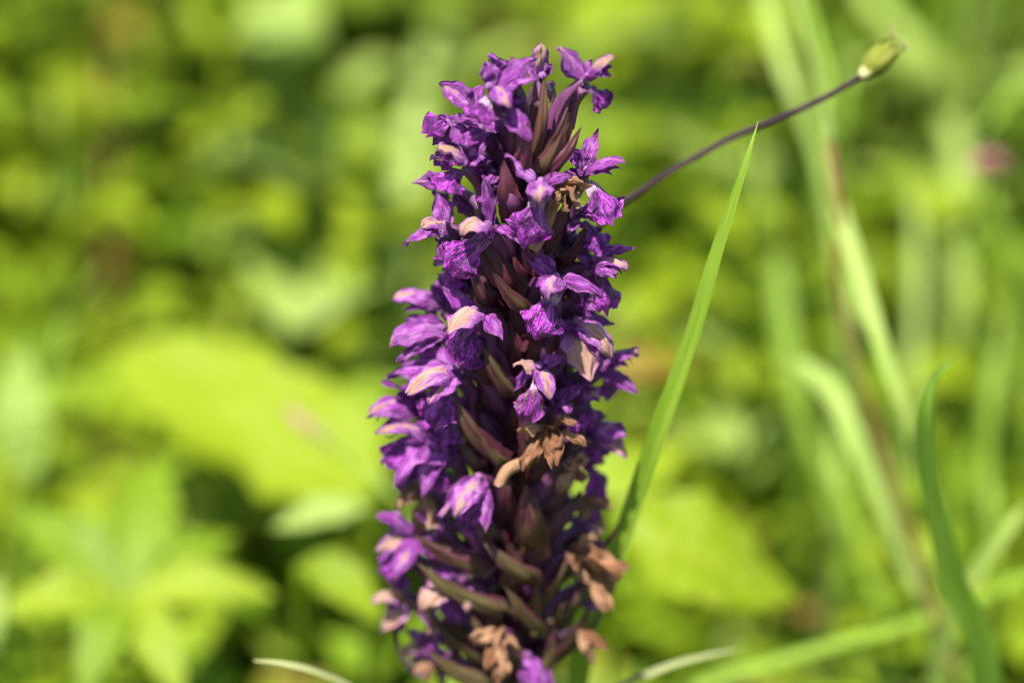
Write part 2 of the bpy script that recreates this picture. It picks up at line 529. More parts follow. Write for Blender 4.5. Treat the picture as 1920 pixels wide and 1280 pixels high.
def ovary_curve(c, az, drop=0.009):
    c = np.array(c)
    za = c[2] - drop
    out = face_dir(az)
    st = np.array((axis_x(za), 0, za)) + out * 0.0025
    mid = st * 0.45 + c * 0.55 + UP * 0.0022
    q = st * 0.78 + c * 0.22 + UP * 0.0002
    return [st, q, mid, c]

def organ(par, name, c, tip, bulge, bdir, half, nh, profile, mat, **kw):
    c = np.array(c); tip = np.array(tip)
    L = np.linalg.norm(tip - c)
    m1 = c * 0.66 + tip * 0.34 + np.array(bdir) * L * bulge
    m2 = c * 0.30 + tip * 0.70 + np.array(bdir) * L * bulge * 0.85
    tint = kw.pop('tint', (0.5, 0.5))
    m3 = c * 0.10 + tip * 0.90 + np.array(bdir) * L * bulge * rng.uniform(0.15, 0.75)
    tip = tip + np.array(bdir) * L * rng.uniform(-0.09, 0.07)
    return obj(name, sheet([c, m1, m2, m3, tip], half, nh, profile, seed=nseed(), **kw), mat, par, None, tint)

def floret(cpx, az, hood=None, lip=None, sep=(), pet=(), spur=True, label=None, drop=9.0, ovr=1.25, lipfade=0.15):
    """cpx = throat (px, py, mm in front of the axis); organ tips are given the same way."""
    C = Pf(*cpx)
    out = face_dir(az)
    c = np.array(C)
    ov = tube(ovary_curve(c, az, drop * 0.001), [0.0009, ovr * 0.0013, ovr * 0.00125, 0.0009, 0.0008], 12, 14, 0.12, 6, 1.6)
    f = obj('floret', ov, M['ovary'], orchid, C, (rng.uniform(0.25, 0.7), 0.5))
    if label: f['label'] = label
    if hood:
        px, py, ff, wd, tan = hood
        tip = Pf(px, py, ff)
        nh = UP * 0.9 + out * 0.35 + CAMD * 0.35
        organ(f, 'hood', c + UP * 0.0004, tip, 0.26, nh / np.linalg.norm(nh), wd * PX * 0.66, nh, 'hood', M['petal'], cup=1.2, frill=0.12, rough=0.12, nu=14, nv=16, tint=(tan, rng.uniform(0.4, 1.0)), twist=rng.uniform(-0.25, 0.25))
        # the two inner petals close up under the hood
        S = np.cross(out, UP)
        for s in (-1, 1):
            t2 = np.array(tip) * 0.82 + c * 0.18 + S * s * wd * PX * 0.30 - UP * 0.0009
            organ(f, 'petal', c + S * s * 0.0007, t2, 0.16, (UP + S * s * 0.6) / 1.17, wd * PX * 0.30, S * s + UP * 0.6, 'lance', M['petal'], cup=0.6, frill=0.12, rough=0.08, nu=5, nv=9, tint=(0.12, rng.uniform(0.2, 0.8)))
    for (px, py, ff, wd, *rest) in list(sep) + list(pet):
        tan = rest[0] if rest else rng.uniform(0.05, 0.45)
        tip = Pf(px, py, ff)
        d = np.array(tip) - c
        side = np.cross(d / np.linalg.norm(d), CAMD)
        nh = CAMD * 0.75 + UP * 0.55 + side * rng.uniform(-0.45, 0.45)
        organ(f, 'sepal', c, tip, rng.uniform(0.05, 0.17), (UP * 0.7 + CAMD * 0.5) / 0.9, wd * PX * 0.70, nh, 'lance', M['petal'], cup=rng.choice((-1.0, -0.8, 0.8, 1.1)), twist=rng.uniform(-0.9, 0.9), frill=0.20, rough=0.15, nu=14, nv=20, tint=(tan, rng.uniform(0.3, 1.0)))
    if lip:
        px, py, ff, wd = lip
        tip = np.array(Pf(px, py, ff))
        c0 = c - UP * 0.0008 + out * 0.0014
        nh = out * 0.8 + CAMD * 0.5 + UP * 0.35
        nh = nh / np.linalg.norm(nh)
        organ(f, 'lip', c0, tip, 0.17, nh, wd * PX * 0.54, nh, 'lip', M['lip'], cup=rng.uniform(0.8, 1.25), frill=0.13, rough=0.09, nu=18, nv=20, lobes=True, tint=(lipfade, 1.0 if abs(az) < 38 and az > -33 else 0.2))
        # column: the small pale knob under the hood
        k0, k1 = c + UP * 0.0006 + out * 0.0003, c + out * 0.0021 + UP * 0.0010
        obj('column', tube([k0, (k0 + k1) / 2 + UP * 0.0002, k1], [0.0004, 0.0007, 0.0006, 0.0002], 8, 6), M['column'], f)
    if spur:
        s0 = c - UP * 0.0010
        s1 = c - UP * 0.0042 - out * 0.0026
        s2 = c - UP * 0.0085 - out * 0.0030
        obj('spur', tube([s0, s1, s2], [0.0011, 0.0012, 0.0010, 0.0005], 8, 8), M['ovary'], f, None, (0.9, 0.5))
    return f

def withered(cpx, az, flaps, tubes=(), purple=False, label=None, drop=9.0):
    C = Pf(*cpx)
    c = np.array(C)
    f = obj('withered_floret', tube(ovary_curve(c, az, drop * 0.001), [0.0009, 0.0019, 0.0018, 0.0011, 0.0007], 12, 14, 0.14, 6, 1.9), M['ovary'], orchid, C, (rng.uniform(0.3, 0.8), 0.5))
    if label: f['label'] = label
    for (px, py, ff, wd) in flaps:
        tip = Pf(px, py, ff)
        d = np.array(tip) - c
        side = np.cross(d / (np.linalg.norm(d) + 1e-9), CAMD)
        nh = CAMD * 0.7 + UP * 0.5 + side * rng.uniform(-0.8, 0.8)
        organ(f, 'shrivelled_petal', c + np.array([rng.uniform(-1, 1) * 0.0006 for _ in range(3)]), tip, rng.uniform(0.08, 0.3), (UP * 0.7 + CAMD * 0.5) / 0.9, wd * PX * 0.5, nh, 'crumple', M['withered'], cup=rng.choice((-1.2, 1.3, 1.5)), twist=rng.uniform(-1.2, 1.2), frill=0.42, rough=0.42, nu=12, nv=20, tint=(rng.uniform(0.2, 0.8), 0.5))
    for (p, r0, r1) in tubes:
        obj('spur', tube([np.array(Pf(*q)) for q in p], [r0 * PX, r0 * PX * 1.1, r1 * PX], 8, 10, 0.08, 3, 1.0), M['withered'], f, None, (0.7, 0.5))
    return f

# throat, facing, hood tip, lip tip, sepal tips: all (px, py, mm in front of the stem, width px [, bleached])
floret((1012, 150, -3), 20, hood=(1014, 80, -3, 34, 1.0), lip=(1042, 178, -8, 40), sep=[(988, 118, -5, 30), (1034, 122, -5, 22)], drop=13)
floret((925, 170, 7), -30, hood=(955, 204, 13, 36, 0.7), lip=(892, 226, 11, 76), sep=[(1003, 108, 6, 40), (908, 114, 7, 34)], pet=[(962, 112, 4, 18), (1010, 146, 8, 28)], drop=13, label='floret with a spotted lip and a wide upswept sepal')
floret((945, 212, 9), -10, sep=[(996, 262, 12, 32)], lip=None, hood=None, spur=False, drop=12)
floret((884, 206, 1), -70, hood=(880, 240, 4, 30, 0.1), lip=(788, 248, 3, 54), sep=[(824, 160, 0, 36, 0.6), (905, 160, -1, 24)], drop=12)
floret((876, 303, 7), -45, hood=(824, 285, 12, 46, 1.0), lip=(826, 356, 11, 78), sep=[(914, 254, 9, 42, 0.1), (836, 220, 6, 36, 0.1), (806, 298, 3, 34, 0.8)])
floret((858, 355, -4), -70, sep=[(772, 346, -2, 26, 0.5), (878, 410, -2, 30)], lip=(815, 375, -3, 40), hood=(800, 330, -2, 34, 0.2))
floret((1096, 150, 4), 38, hood=(1152, 110, 6, 30, 1.0), pet=[(1146, 143, 6, 28, 0.1)], sep=[(1047, 92, 4, 38, 0.5), (1110, 112, -1, 14)], lip=(1138, 204, 4, 52), drop=13, ovr=1.1, label='floret held out on a ribbed ovary, lip almost black')
floret((1094, 326, 4), 35, hood=(1170, 310, 9, 36, 0.45), sep=[(1122, 246, 2, 26, 0.05), (1066, 278, 5, 34, 0.05), (1044, 338, 9, 18, 0.1)], pet=[(1106, 262, 1, 20)], lip=(1146, 418, 9, 82))
floret((1014, 346, 9), 0, hood=(1010, 378, 16, 48, 0.75), sep=[(946, 288, 10, 32, 0.1), (1072, 330, 11, 24, 0.1)], lip=(982, 460, 14, 88), label='floret facing outward with a long streaked lip')
floret((842, 428, 3), -50, hood=(790, 428, 7, 46, 0.95), sep=[(820, 362, 1, 36, 0.05), (758, 457, 1, 30, 0.15)], lip=(836, 486, 8, 44))
floret((922, 428, 9), -35, hood=(866, 438, 15, 50, 1.0), sep=[(906, 330, 9, 22, 0.05), (978, 458, 13, 28, 0.3)], lip=(842, 512, 11, 84))
floret((1080, 402, -1), 60, hood=(1112, 396, 2, 26, 0.1), sep=[(1068, 442, 2, 22, 0.5)], lip=(1128, 472, 2, 64))
floret((1042, 524, 10), 0, hood=(1028, 554, 17, 50, 0.6), sep=[(980, 472, 10, 32, 0.05), (1130, 554, 12, 26, 0.15)], lip=(1004, 634, 15, 80), label='floret with a white throat and a deeply marked lip')
floret((1108, 494, 3), 55, hood=(1174, 508, 8, 30, 0.8), sep=[(1190, 468, 4, 24, 0.5), (1080, 480, 4, 16)], pet=[(1156, 520, 9, 32, 0.2)], lip=(1138, 588, 6, 70))
floret((898, 586, 9), -35, hood=(842, 628, 16, 54, 1.0), sep=[(827, 538, 8, 38, 0.4), (942, 636, 14, 30, 0.2)], lip=(846, 674, 11, 70))
floret((834, 572, -3), -70, hood=(736, 566, 0, 42, 0.6), sep=[(768, 552, -4, 38, 0.2), (835, 512, -5, 40, 0.0)], lip=(780, 618, -2, 50))
floret((838, 622, 2), -60, hood=(730, 650, 5, 46, 0.7), sep=[(748, 678, 6, 38, 0.5), (762, 600, 1, 30, 0.2)], lip=(800, 680, 3, 56))
floret((862, 696, 6), -40, hood=(766, 744, 13, 54, 0.95), sep=[(806, 758, 13, 40, 0.7), (726, 704, 4, 38, 0.2), (770, 662, 3, 34, 0.3)], lip=(806, 798, 9, 80))
floret((1010, 690, 10), 5, hood=(1032, 750, 15, 36, 0.8), sep=[(962, 686, 12, 28, 1.3), (962, 734, 10, 24, 0.1), (1062, 672, 12, 22, 0.2)], lip=(984, 790, 13, 58), lipfade=0.55, label='fading floret with a dull brownish lip')
floret((1074, 606, 5), 40, hood=(1148, 668, 9, 44, 0.95), sep=[(1152, 610, 1, 20, 0.2), (1108, 715, 10, 56, 1.2), (1050, 640, 8, 26, 0.1)], lip=(1120, 700, 6, 50), lipfade=0.35)
floret((1118, 690, -1), 65, hood=(1196, 666, 2, 36, 0.5), sep=[(1196, 738, 2, 30, 0.2), (1150, 640, -3, 22)], lip=(1144, 748, 0, 50))
floret((800, 768, 0), -60, hood=(690, 784, 4, 48, 0.6), sep=[(716, 720, 1, 28, 0.1), (740, 742, 3, 34, 0.2)], lip=(796, 820, 5, 84))
floret((828, 826, 2), -60, hood=(704, 816, 5, 30, 0.8), sep=[(742, 908, 8, 44, 0.35), (793, 928, 9, 42, 0.3), (724, 842, 2, 30, 0.1)], lip=(712, 866, 3, 56))
floret((1094, 806, -1), 60, hood=(1172, 822, 3, 44, 0.6), sep=[(1140, 776, -1, 16, 0.1), (1176, 858, 2, 34, 0.9), (1090, 742, -2, 30, 0.1)], lip=(1130, 862, 1, 46))
floret((902, 898, 8), -20, hood=(856, 970, 15, 50, 0.85), sep=[(824, 968, 12, 32, 0.6), (910, 1000, 14, 30, 0.4)], lip=(872, 1004, 10, 44))
floret((790, 1000, 1), -60, hood=(706, 972, 3, 34, 0.5), sep=[(704, 1032, 4, 38, 1.0), (738, 1086, 8, 34, 0.6)], lip=(720, 1082, 3, 60))
floret((858, 1090, 5), -40, hood=(790, 1140, 10, 58, 1.25), sep=[(876, 1146, 10, 36, 1.0), (800, 1090, 4, 34, 0.2)], lip=(850, 1165, 6, 50), lipfade=0.4)
floret((780, 1124, 0), -60, hood=(698, 1128, 3, 44, 1.2), sep=[(712, 1186, 3, 38, 1.1), (770, 1140, 4, 34, 0.9)], lip=(740, 1186, 1, 40), lipfade=0.4)
floret((1040, 905, -8), 140, hood=(1075, 890, -14, 40, 0.4), sep=[(1100, 850, -12, 30), (1010, 860, -14, 30)], lip=(1060, 940, -14, 60))
floret((935, 640, -8), 200, hood=(915, 620, -14, 40, 0.4), sep=[(960, 590, -12, 30), (890, 600, -12, 30)], lip=(920, 690, -14, 60))
floret((1010, 440, -8), 170, hood=(1015, 420, -14, 40, 0.4), sep=[(1045, 400, -12, 30), (970, 400, -12, 30)], lip=(1010, 490, -14, 60))
floret((930, 1080, -8), 190, hood=(925, 1070, -14, 40, 0.8), sep=[(960, 1040, -12, 30), (890, 1040, -12, 30)], lip=(930, 1130, -14, 60))
floret((985, 1230, 7), 20, hood=(1010, 1300, 12, 44, 0.4), sep=[(1040, 1290, 9, 26), (985, 1310, 10, 26)], lip=(1000, 1330, 8, 44))

def filler(px, py, ff, az, tan=0.5, size=1.0, lipfade=0.15):
    a = math.radians(az); sa, ca = math.sin(a), math.cos(a)
    j = lambda q: rng.uniform(-q, q)
    k = size
    floret((px, py, ff), az, hood=(px + 58 * sa * k + j(8), py + (4 + 24 * ca) * k + j(8), ff + 5 * ca, 44 * k, tan),
           lip=(px + 44 * sa * k + j(10), py + 72 * k + j(8), ff + 3.5 * ca, 76 * k),
           sep=[(px + (58 * ca + 22 * sa) * k + j(12), py - 30 * k + j(16), ff + 3 * sa, 34 * k, tan * 0.5),
                (px + (-58 * ca + 22 * sa) * k + j(12), py - 36 * k + j(16), ff - 3 * sa, 34 * k, tan * 0.4)], lipfade=lipfade)
for q in ((908, 248, 5, -35, 0.3, 0.95), (955, 150, 3, -10, 0.3, 0.8), (868, 255, 0, -70, 0.4, 0.9), (930, 330, 5, -25, 0.1, 0.75), (1075, 455, -2, 60, 0.3, 0.9),
          (868, 480, -2, -65, 0.3, 0.9), (880, 530, -3, -60, 0.2, 0.9), (815, 690, -4, -75, 0.4, 1.0), (862, 770, 4, -50, 0.6, 1.0), (846, 850, 4, -45, 0.4, 1.0), (900, 640, 5, -30, 0.2, 0.8),
          (1080, 560, 1, 50, 0.3, 1.0), (1092, 640, -3, 65, 0.5, 0.9), (1078, 738, 2, 50, 0.6, 0.9), (1050, 760, 6, 25, 0.5, 0.75), (1085, 860, -3, 65, 0.7, 0.9), (790, 880, -3, -70, 0.5, 0.9),
          (830, 980, 3, -50, 1.1, 0.8, 0.5), (775, 1045, -1, -65, 1.0, 0.85, 0.4), (1090, 985, -2, 60, 1.0, 0.75, 0.5), (1095, 1095, -1, 55, 1.2, 0.7, 0.6), (830, 1180, 3, -45, 1.1, 0.75, 0.5),
          (800, 1215, -2, -60, 1.2, 0.7, 0.6)):
    filler(*q)
withered((1085, 1180, 2), 45, [(1130, 1215, 5, 34), (1110, 1240, 5, 30), (1095, 1225, 6, 26)])
withered((1040, 350, 8), 15, [(1096, 352, 11, 30), (1086, 388, 12, 34), (1048, 380, 12, 26), (1072, 340, 9, 24), (1062, 396, 11, 22)], [([(1042, 372, 9), (1026, 420, 9), (998, 468, 10)], 10, 13)], label='shrivelled orange brown floret wedged between fresh purple ones')
withered((1035, 808, 9), 10, [(972, 806, 12, 28), (985, 880, 14, 46), (1040, 876, 15, 46), (1094, 836, 12, 26), (1078, 798, 12, 30), (1050, 850, 14, 40)], [([(985, 866, 12), (952, 880, 13), (934, 912, 14)], 11, 10)], label='crumpled tan floret with a curled spur')
withered((1086, 858, 4), 40, [(1050, 916, 8, 40), (1090, 905, 7, 34), (1066, 880, 8, 28)])
withered((795, 925, 1), -50, [(746, 950, 3, 34), (808, 982, 6, 34), (760, 925, 2, 26), (785, 998, 4, 40)])
withered((1085, 935, -3), 60, [(1142, 955, 0, 44), (1138, 986, -1, 30), (1100, 972, 0, 40)])
withered((1080, 1036, 4), 50, [(1160, 1082, 8, 52), (1140, 1142, 8, 44), (1082, 1068, 8, 32), (1122, 1008, 5, 30), (1152, 1110, 6, 44)], label='tan withered floret hanging from a violet tube')
withered((940, 1188, 9), -5, [(888, 1196, 12, 44), (940, 1262, 14, 46), (978, 1216, 12, 32), (916, 1250, 14, 34), (930, 1300, 14, 24)], label='withered floret with flared tan lobes below a violet tube')
withered((842, 1235, 2), -50, [(775, 1262, 5, 26), (800, 1275, 5, 22)])

def bract(base, tip, wd, green=0.4, bow=0.10, cup=1.1, mat='bract'):
    b, t = np.array(Pf(*base)), np.array(Pf(*tip))
    axis = np.array((axis_x(b[2]), 0, b[2]))
    out = (b + t) / 2 - np.array((axis_x(0.24), 0, 0))
    out[2] = 0
    out = out / (np.linalg.norm(out) + 1e-9)
    L = np.linalg.norm(t - b)
    # the foot of the bract clasps the stem
    foot = np.array((axis_x(b[2]), 0, b[2] - 0.002)) + (b - axis) * 0.25
    p = [foot, b, b * 0.5 + t * 0.5 + out * L * bow, t]
    nh = out * 0.9 + CAMD * 0.45 + UP * 0.25
    obj('bract', sheet(p, wd * PX * 0.5, nh, 'bract', cup * 0.85, rng.uniform(-0.5, 0.5), 0.10, 0.09, 10, 18, seed=nseed()), M[mat], orchid, Vector(b), (green, 0.5))
B = [  # crown of young bracts and buds
    ((1000, 300, 5), (1020, 138, 7), 34, 0.6), ((990, 290, 5), (1004, 150, 4), 36, 0.45), ((1012, 322, 3), (1074, 182, 2), 54, 0.35),
    ((1012, 326, 7), (1064, 202, 8), 48, 0.55), ((1022, 326, 7), (1090, 238, 8), 36, 0.35), ((980, 300, 7), (955, 200, 9), 40, 0.3),
    ((990, 300, 3), (975, 190, 2), 38, 0.3), ((1000, 290, 2), (1040, 175, 0), 36, 0.35), ((975, 330, 9), (990, 225, 11), 46, 0.15),
    ((1030, 345, 9), (1034, 318, 10), 10, 0.3), ((995, 300, 2), (930, 210, 0), 36, 0.2), ((1010, 300, 0), (1000, 165, -3), 34, 0.4),
    ((962, 400, 8), (944, 300, 10), 56, 0.2), ((1010, 480, 7), (1062, 380, 8), 62, 0.25), ((1060, 500, 3), (1096, 420, 4), 48, 0.05),
    ((960, 540, 8), (898, 440, 8), 66, 0.2), ((988, 585, 10), (922, 508, 12), 40, 0.45), ((918, 570, 5), (882, 470, 4), 56, 0.3),
    ((1010, 500, 9), (985, 415, 10), 44, 0.2), ((1000, 640, 8), (1015, 550, 9), 50, 0.2), ((1050, 650, 4), (1090, 560, 2), 50, 0.2),
    ((965, 745, 9), (906, 648, 11), 48, 0.5), ((930, 720, 6), (870, 640, 6), 46, 0.25), ((1000, 760, 8), (1040, 660, 7), 46, 0.3),
    ((935, 860, 8), (850, 738, 9), 52, 0.5), ((950, 872, 10), (898, 812, 12), 34, 0.55), ((1040, 800, 5), (1095, 690, 2), 46, 0.3),
    ((1000, 880, 8), (975, 780, 9), 60, 0.3), ((900, 880, 5), (850, 800, 4), 44, 0.4), ((1050, 880, 4), (1100, 790, 2), 44, 0.3),
    ((1000, 1030, 8), (990, 912, 10), 88, 0.45), ((905, 1062, 8), (775, 1000, 9), 50, 0.45), ((1000, 1085, 9), (895, 1000, 11), 46, 0.6),
    ((945, 1145, 8), (782, 1056, 10), 52, 0.7), ((1012, 1185, 9), (944, 1092, 12), 42, 0.65), ((855, 1190, 4), (714, 1076, 4), 38, 0.8),
    ((930, 1290, 8), (795, 1210, 9), 52, 0.7), ((1030, 1240, 4), (1112, 1110, 2), 60, 0.5), ((1060, 1150, 3), (1120, 1050, 1), 44, 0.7),
    ((1050, 1090, 3), (1172, 962, 3), 22, 0.4), ((1060, 1230, 1), (1166, 1050, 0), 26, 0.6), ((1010, 1010, 5), (1090, 920, 3), 52, 0.35),
    ((1020, 960, 4), (1085, 860, 2), 46, 0.3), ((930, 1010, 6), (860, 910, 6), 44, 0.4), ((1000, 1150, 5), (1070, 1030, 5), 48, 0.5),
    ((900, 1240, 5), (790, 1130, 5), 44, 0.6), ((960, 1240, 8), (880, 1150, 9), 56, 0.6), ((1000, 1300, 7), (1040, 1180, 7), 60, 0.6),
]
B += [((960, 470, 2), (905, 400, 1), 56, 0.1), ((1000, 420, 2), (1045, 330, 1), 50, 0.1), ((930, 640, 1), (870, 560, 0), 56, 0.15), ((1010, 600, 1), (1070, 520, 0), 56, 0.15),
      ((930, 780, 2), (862, 690, 1), 60, 0.2), ((1010, 760, 1), (1075, 690, -1), 56, 0.2), ((930, 860, 2), (862, 770, 1), 60, 0.25), ((930, 940, 2), (850, 860, 1), 60, 0.25),
      ((1010, 860, 1), (1080, 780, -1), 56, 0.2), ((930, 1040, 2), (840, 960, 1), 60, 0.3), ((1020, 1100, 1), (1090, 1000, 0), 60, 0.3), ((930, 1180, 2), (830, 1080, 1), 60, 0.35),
      ((1020, 1200, 1), (1090, 1090, 0), 60, 0.35), ((960, 980, 5), (945, 890, 6), 60, 0.25), ((970, 690, 4), (955, 600, 5), 60, 0.15), ((985, 560, 4), (960, 470, 5), 56, 0.1)]
for i, b in enumerate(B):
    bract(*b, mat='bract_young' if i < 13 else 'bract')
for i in range(64):
    f_ = i / 63
    z = 0.172 + (top.z - 0.012 - 0.172) * f_
    a = i * 2.39996
    o_ = np.array((math.cos(a), math.sin(a), 0))
    b0 = np.array((axis_x(z), 0, z)) + o_ * 0.0022
    L = 0.0135 * (1.15 - 0.35 * f_) * rng.uniform(0.85, 1.15)
    t_ = b0 + o_ * L * rng.uniform(0.22, 0.42) + UP * L
    obj('bract', sheet([b0, b0 + o_ * 0.0022 + UP * L * 0.3, (b0 + t_) / 2 + o_ * L * 0.13, t_], 0.0027 * (1.1 - 0.3 * f_), o_, 'bract', 1.0, rng.uniform(-0.3, 0.3), 0.05, 0.03, 6, 10, seed=nseed()), M['bract'], orchid, Vector(b0), (0.5 - 0.35 * f_, 0.5))
# buds still closed between the crown bracts
for base, tip, r in (((1000, 300, 4), (1010, 190, 5), 13), ((985, 310, 8), (972, 232, 10), 14), ((1012, 318, 3), (1038, 228, 3), 14), ((965, 385, 8), (950, 320, 9), 15)):
    b, t = np.array(Pf(*base)), np.array(Pf(*tip))
    foot = np.array((axis_x(b[2]), 0, b[2] - 0.004))
    obj('bud', tube([foot, b, (b + t) / 2, t], [0.0009, r * PX, r * PX * 0.9, r * PX * 0.2], 10, 14, 0.05, 5, 1.2), M['ovary'], orchid, Vector(b), (0.6, 0.5))
# thin dry thread below the lowest left flowers
th = [np.array(Pf(*q)) for q in ((742, 1170, 2), (748, 1215, 2), (775, 1250, 3), (840, 1256, 3), (950, 1290, 1))]
obj('dry_thread', tube(th, [0.0004, 0.0005, 0.0005, 0.0005], 6, 20), M['stem'], orchid, Vector(th[0]), (0.3, 0.5))

# ------------------------------------------------------------------ blades and stalks that can be told apart
def to_ground(pts, dx=0.0, dy=0.02):
    """continue a stalk below the picture until it roots in the ground"""
    p = [np.array(q) for q in pts]
    l = p[-1]
    g = np.array((l[0] + dx, l[1] + dy, -0.004))
    g[2] = ground_z(g[0], g[1]) - 0.004
    if l[2] > 0.03:
        p.append(l * 0.5 + g * 0.5 + np.array((0, dy * 0.1, 0)))
    p.append(g)
    return p
def blade(name, label, path, wpx, mat, cat='grass', nh=None, cup=-0.5, dx=0.0, dy=0.02, twist=0.0, group=None, nv=40, tint=(0.5, 0.5)):
    """path: (px, py, depth m) from the tip down; wpx: widths in photo pixels along it"""
    pts = to_ground([Pd(*q) for q in path], dx, dy)
    ws = [q * PX * 0.5 * (path[min(i, len(path) - 1)][2] / D0) for i, q in enumerate(wpx)]
    while len(ws) < len(pts): ws.append(ws[-1] * 0.9)
    if nh is None: nh = CAMD * 0.8 + UP * 0.4
    o = obj(name, sheet(pts, 1, nh, cup=cup, twist=twist, nu=6, nv=nv, widths=ws, seed=nseed()), mat, None, Vector(pts[-1]), tint)
    return tag(o, label, cat, group)
blade('meadow_grass', 'tall green grass blade with a sharp needle tip crossing the purple stalk', [(1422, 226, 0.405), (1395, 318, 0.406), (1352, 450, 0.410), (1296, 640, 0.417), (1222, 850, 0.427), (1160, 1040, 0.440), (1085, 1300, 0.458)], [1, 14, 27, 38, 44, 44, 40], M['blade'], dx=-0.01, nh=CAMD * 0.7 + UP * 0.5 + np.array((-0.35, 0, 0)))
blade('meadow_grass', 'dark green grass blade with a hooked brownish tip', [(1790, 674, 0.436), (1752, 705, 0.438), (1733, 780, 0.44), (1742, 900, 0.447), (1784, 1080, 0.458), (1850, 1300, 0.472)], [2, 16, 34, 42, 52, 60], M['blade_dark'], dx=0.01)
blade('meadow_grass', 'broad pale grass blade arching over, with a rounded bend at its top', [(1464, 700, 0.545), (1496, 682, 0.54), (1560, 745, 0.53), (1630, 890, 0.525), (1695, 1050, 0.525), (1745, 1200, 0.53)], [26, 52, 60, 56, 46, 40], M['blade_pale'], dx=0.02, nh=CAMD * 0.5 + UP * 0.7 + np.array((0.4, 0, 0)))
blade('meadow_grass', 'long pale grass stalk lying almost level beside the dark hooked blade', [(1980, 1062, 0.545), (1880, 1100, 0.535), (1740, 1160, 0.525), (1500, 1228, 0.515), (1260, 1306, 0.51), (1100, 1400, 0.51), (1000, 1560, 0.515)], [24, 27, 28, 28, 28, 28, 26], M['blade'], dx=-0.03, nh=UP * 0.9 + CAMD * 0.3)
blade('meadow_grass', 'short pale grass tip leaning over the level stalk', [(1920, 948, 0.50), (1890, 990, 0.50), (1830, 1070, 0.505), (1775, 1180, 0.515)], [6, 24, 34, 32], M['blade_pale'], dx=-0.01)
blade('meadow_grass', 'thin grey green grass tip just right of the orchid foot', [(1382, 1217, 0.452), (1320, 1230, 0.45), (1240, 1254, 0.45), (1130, 1310, 0.452), (1020, 1420, 0.46), (960, 1600, 0.47)], [3, 11, 16, 18, 18, 18], M['blade_grey'], dx=-0.02, nh=UP * 0.8 + CAMD * 0.4)
blade('meadow_grass', 'thin whitish dry grass tip just left of the orchid foot', [(476, 1238, 0.43), (530, 1244, 0.43), (600, 1262, 0.432), (680, 1305, 0.438), (760, 1400, 0.448), (800, 1600, 0.46)], [4, 13, 18, 19, 19, 18], M['blade_grey'], dx=0.02, nh=UP * 0.8 + CAMD * 0.4)
blade('meadow_grass', 'blurred pale blade bending down behind the green seed head', [(1600, -60, 0.80), (1650, 20, 0.78), (1730, 110, 0.76), (1785, 240, 0.74), (1800, 420, 0.73), (1790, 640, 0.73)], [34, 36, 34, 34, 36, 40], M['blade_pale'])
blade('meadow_grass', 'blurred green blade slanting down to meet the pale bent one', [(1925, -40, 0.82), (1880, 90, 0.80), (1830, 230, 0.77), (1805, 420, 0.75), (1800, 640, 0.75)], [20, 26, 30, 32, 34], M['blade'])
blade('meadow_grass', 'blurred pale leaf blade rising beside the pale green stalk', [(1430, -40, 0.62), (1452, 60, 0.61), (1480, 150, 0.60), (1525, 260, 0.60), (1560, 420, 0.60), (1580, 700, 0.61)], [22, 30, 30, 22, 18, 18], M['blade_pale'])
blade('meadow_grass', 'blurred upright pale blade in the shade behind the brown stalk', [(1690, 930, 0.66), (1660, 1010, 0.66), (1630, 1120, 0.665), (1600, 1300, 0.67)], [14, 36, 40, 40], M['blade'])
blade('meadow_grass', 'wide blurred olive blade standing behind the dark hooked one', [(1800, 260, 0.86), (1815, 420, 0.85), (1805, 560, 0.84), (1790, 700, 0.84)], [20, 44, 46, 40], M['blade'])
blade('meadow_grass', 'wide blurred pale blade standing upright behind the upper orchid flowers', [(800, 90, 0.78), (775, 260, 0.77), (755, 450, 0.76), (735, 700, 0.75)], [30, 44, 50, 46], M['blade_pale'])
blade('meadow_grass', 'blurred straight green blade beside the withered lower orchid flowers', [(1100, 1140, 0.46), (1150, 1010, 0.455), (1166, 985, 0.452)][::-1] + [(1075, 1300, 0.47)], [3, 14, 24, 28], M['blade'], dx=-0.01)

for path, wd in (([(1440, 520, 0.60), (1470, 680, 0.60), (1530, 860, 0.60), (1600, 1080, 0.61)], 22), ([(1620, 470, 0.63), (1590, 640, 0.62), (1570, 800, 0.62), (1560, 1000, 0.62)], 24),
                 ([(1420, 300, 0.64), (1455, 480, 0.635), (1480, 640, 0.63), (1500, 860, 0.63)], 26), ([(1890, 560, 0.60), (1860, 720, 0.59), (1850, 880, 0.59), (1860, 1080, 0.59)], 24),
                 ([(1560, 760, 0.58), (1580, 900, 0.58), (1620, 1050, 0.58), (1680, 1240, 0.585)], 16), ([(1710, 300, 0.66), (1720, 460, 0.655), (1715, 620, 0.65), (1700, 800, 0.65)], 22)):
    blade('meadow_grass', 'one of the thin blurred grass blades around the arching pale blade', path, [4, wd, wd, wd], rng.choice((M['blade'], M['blade_pale'])), group='thin blades around the arching blade', twist=rng.uniform(-0.3, 0.3))

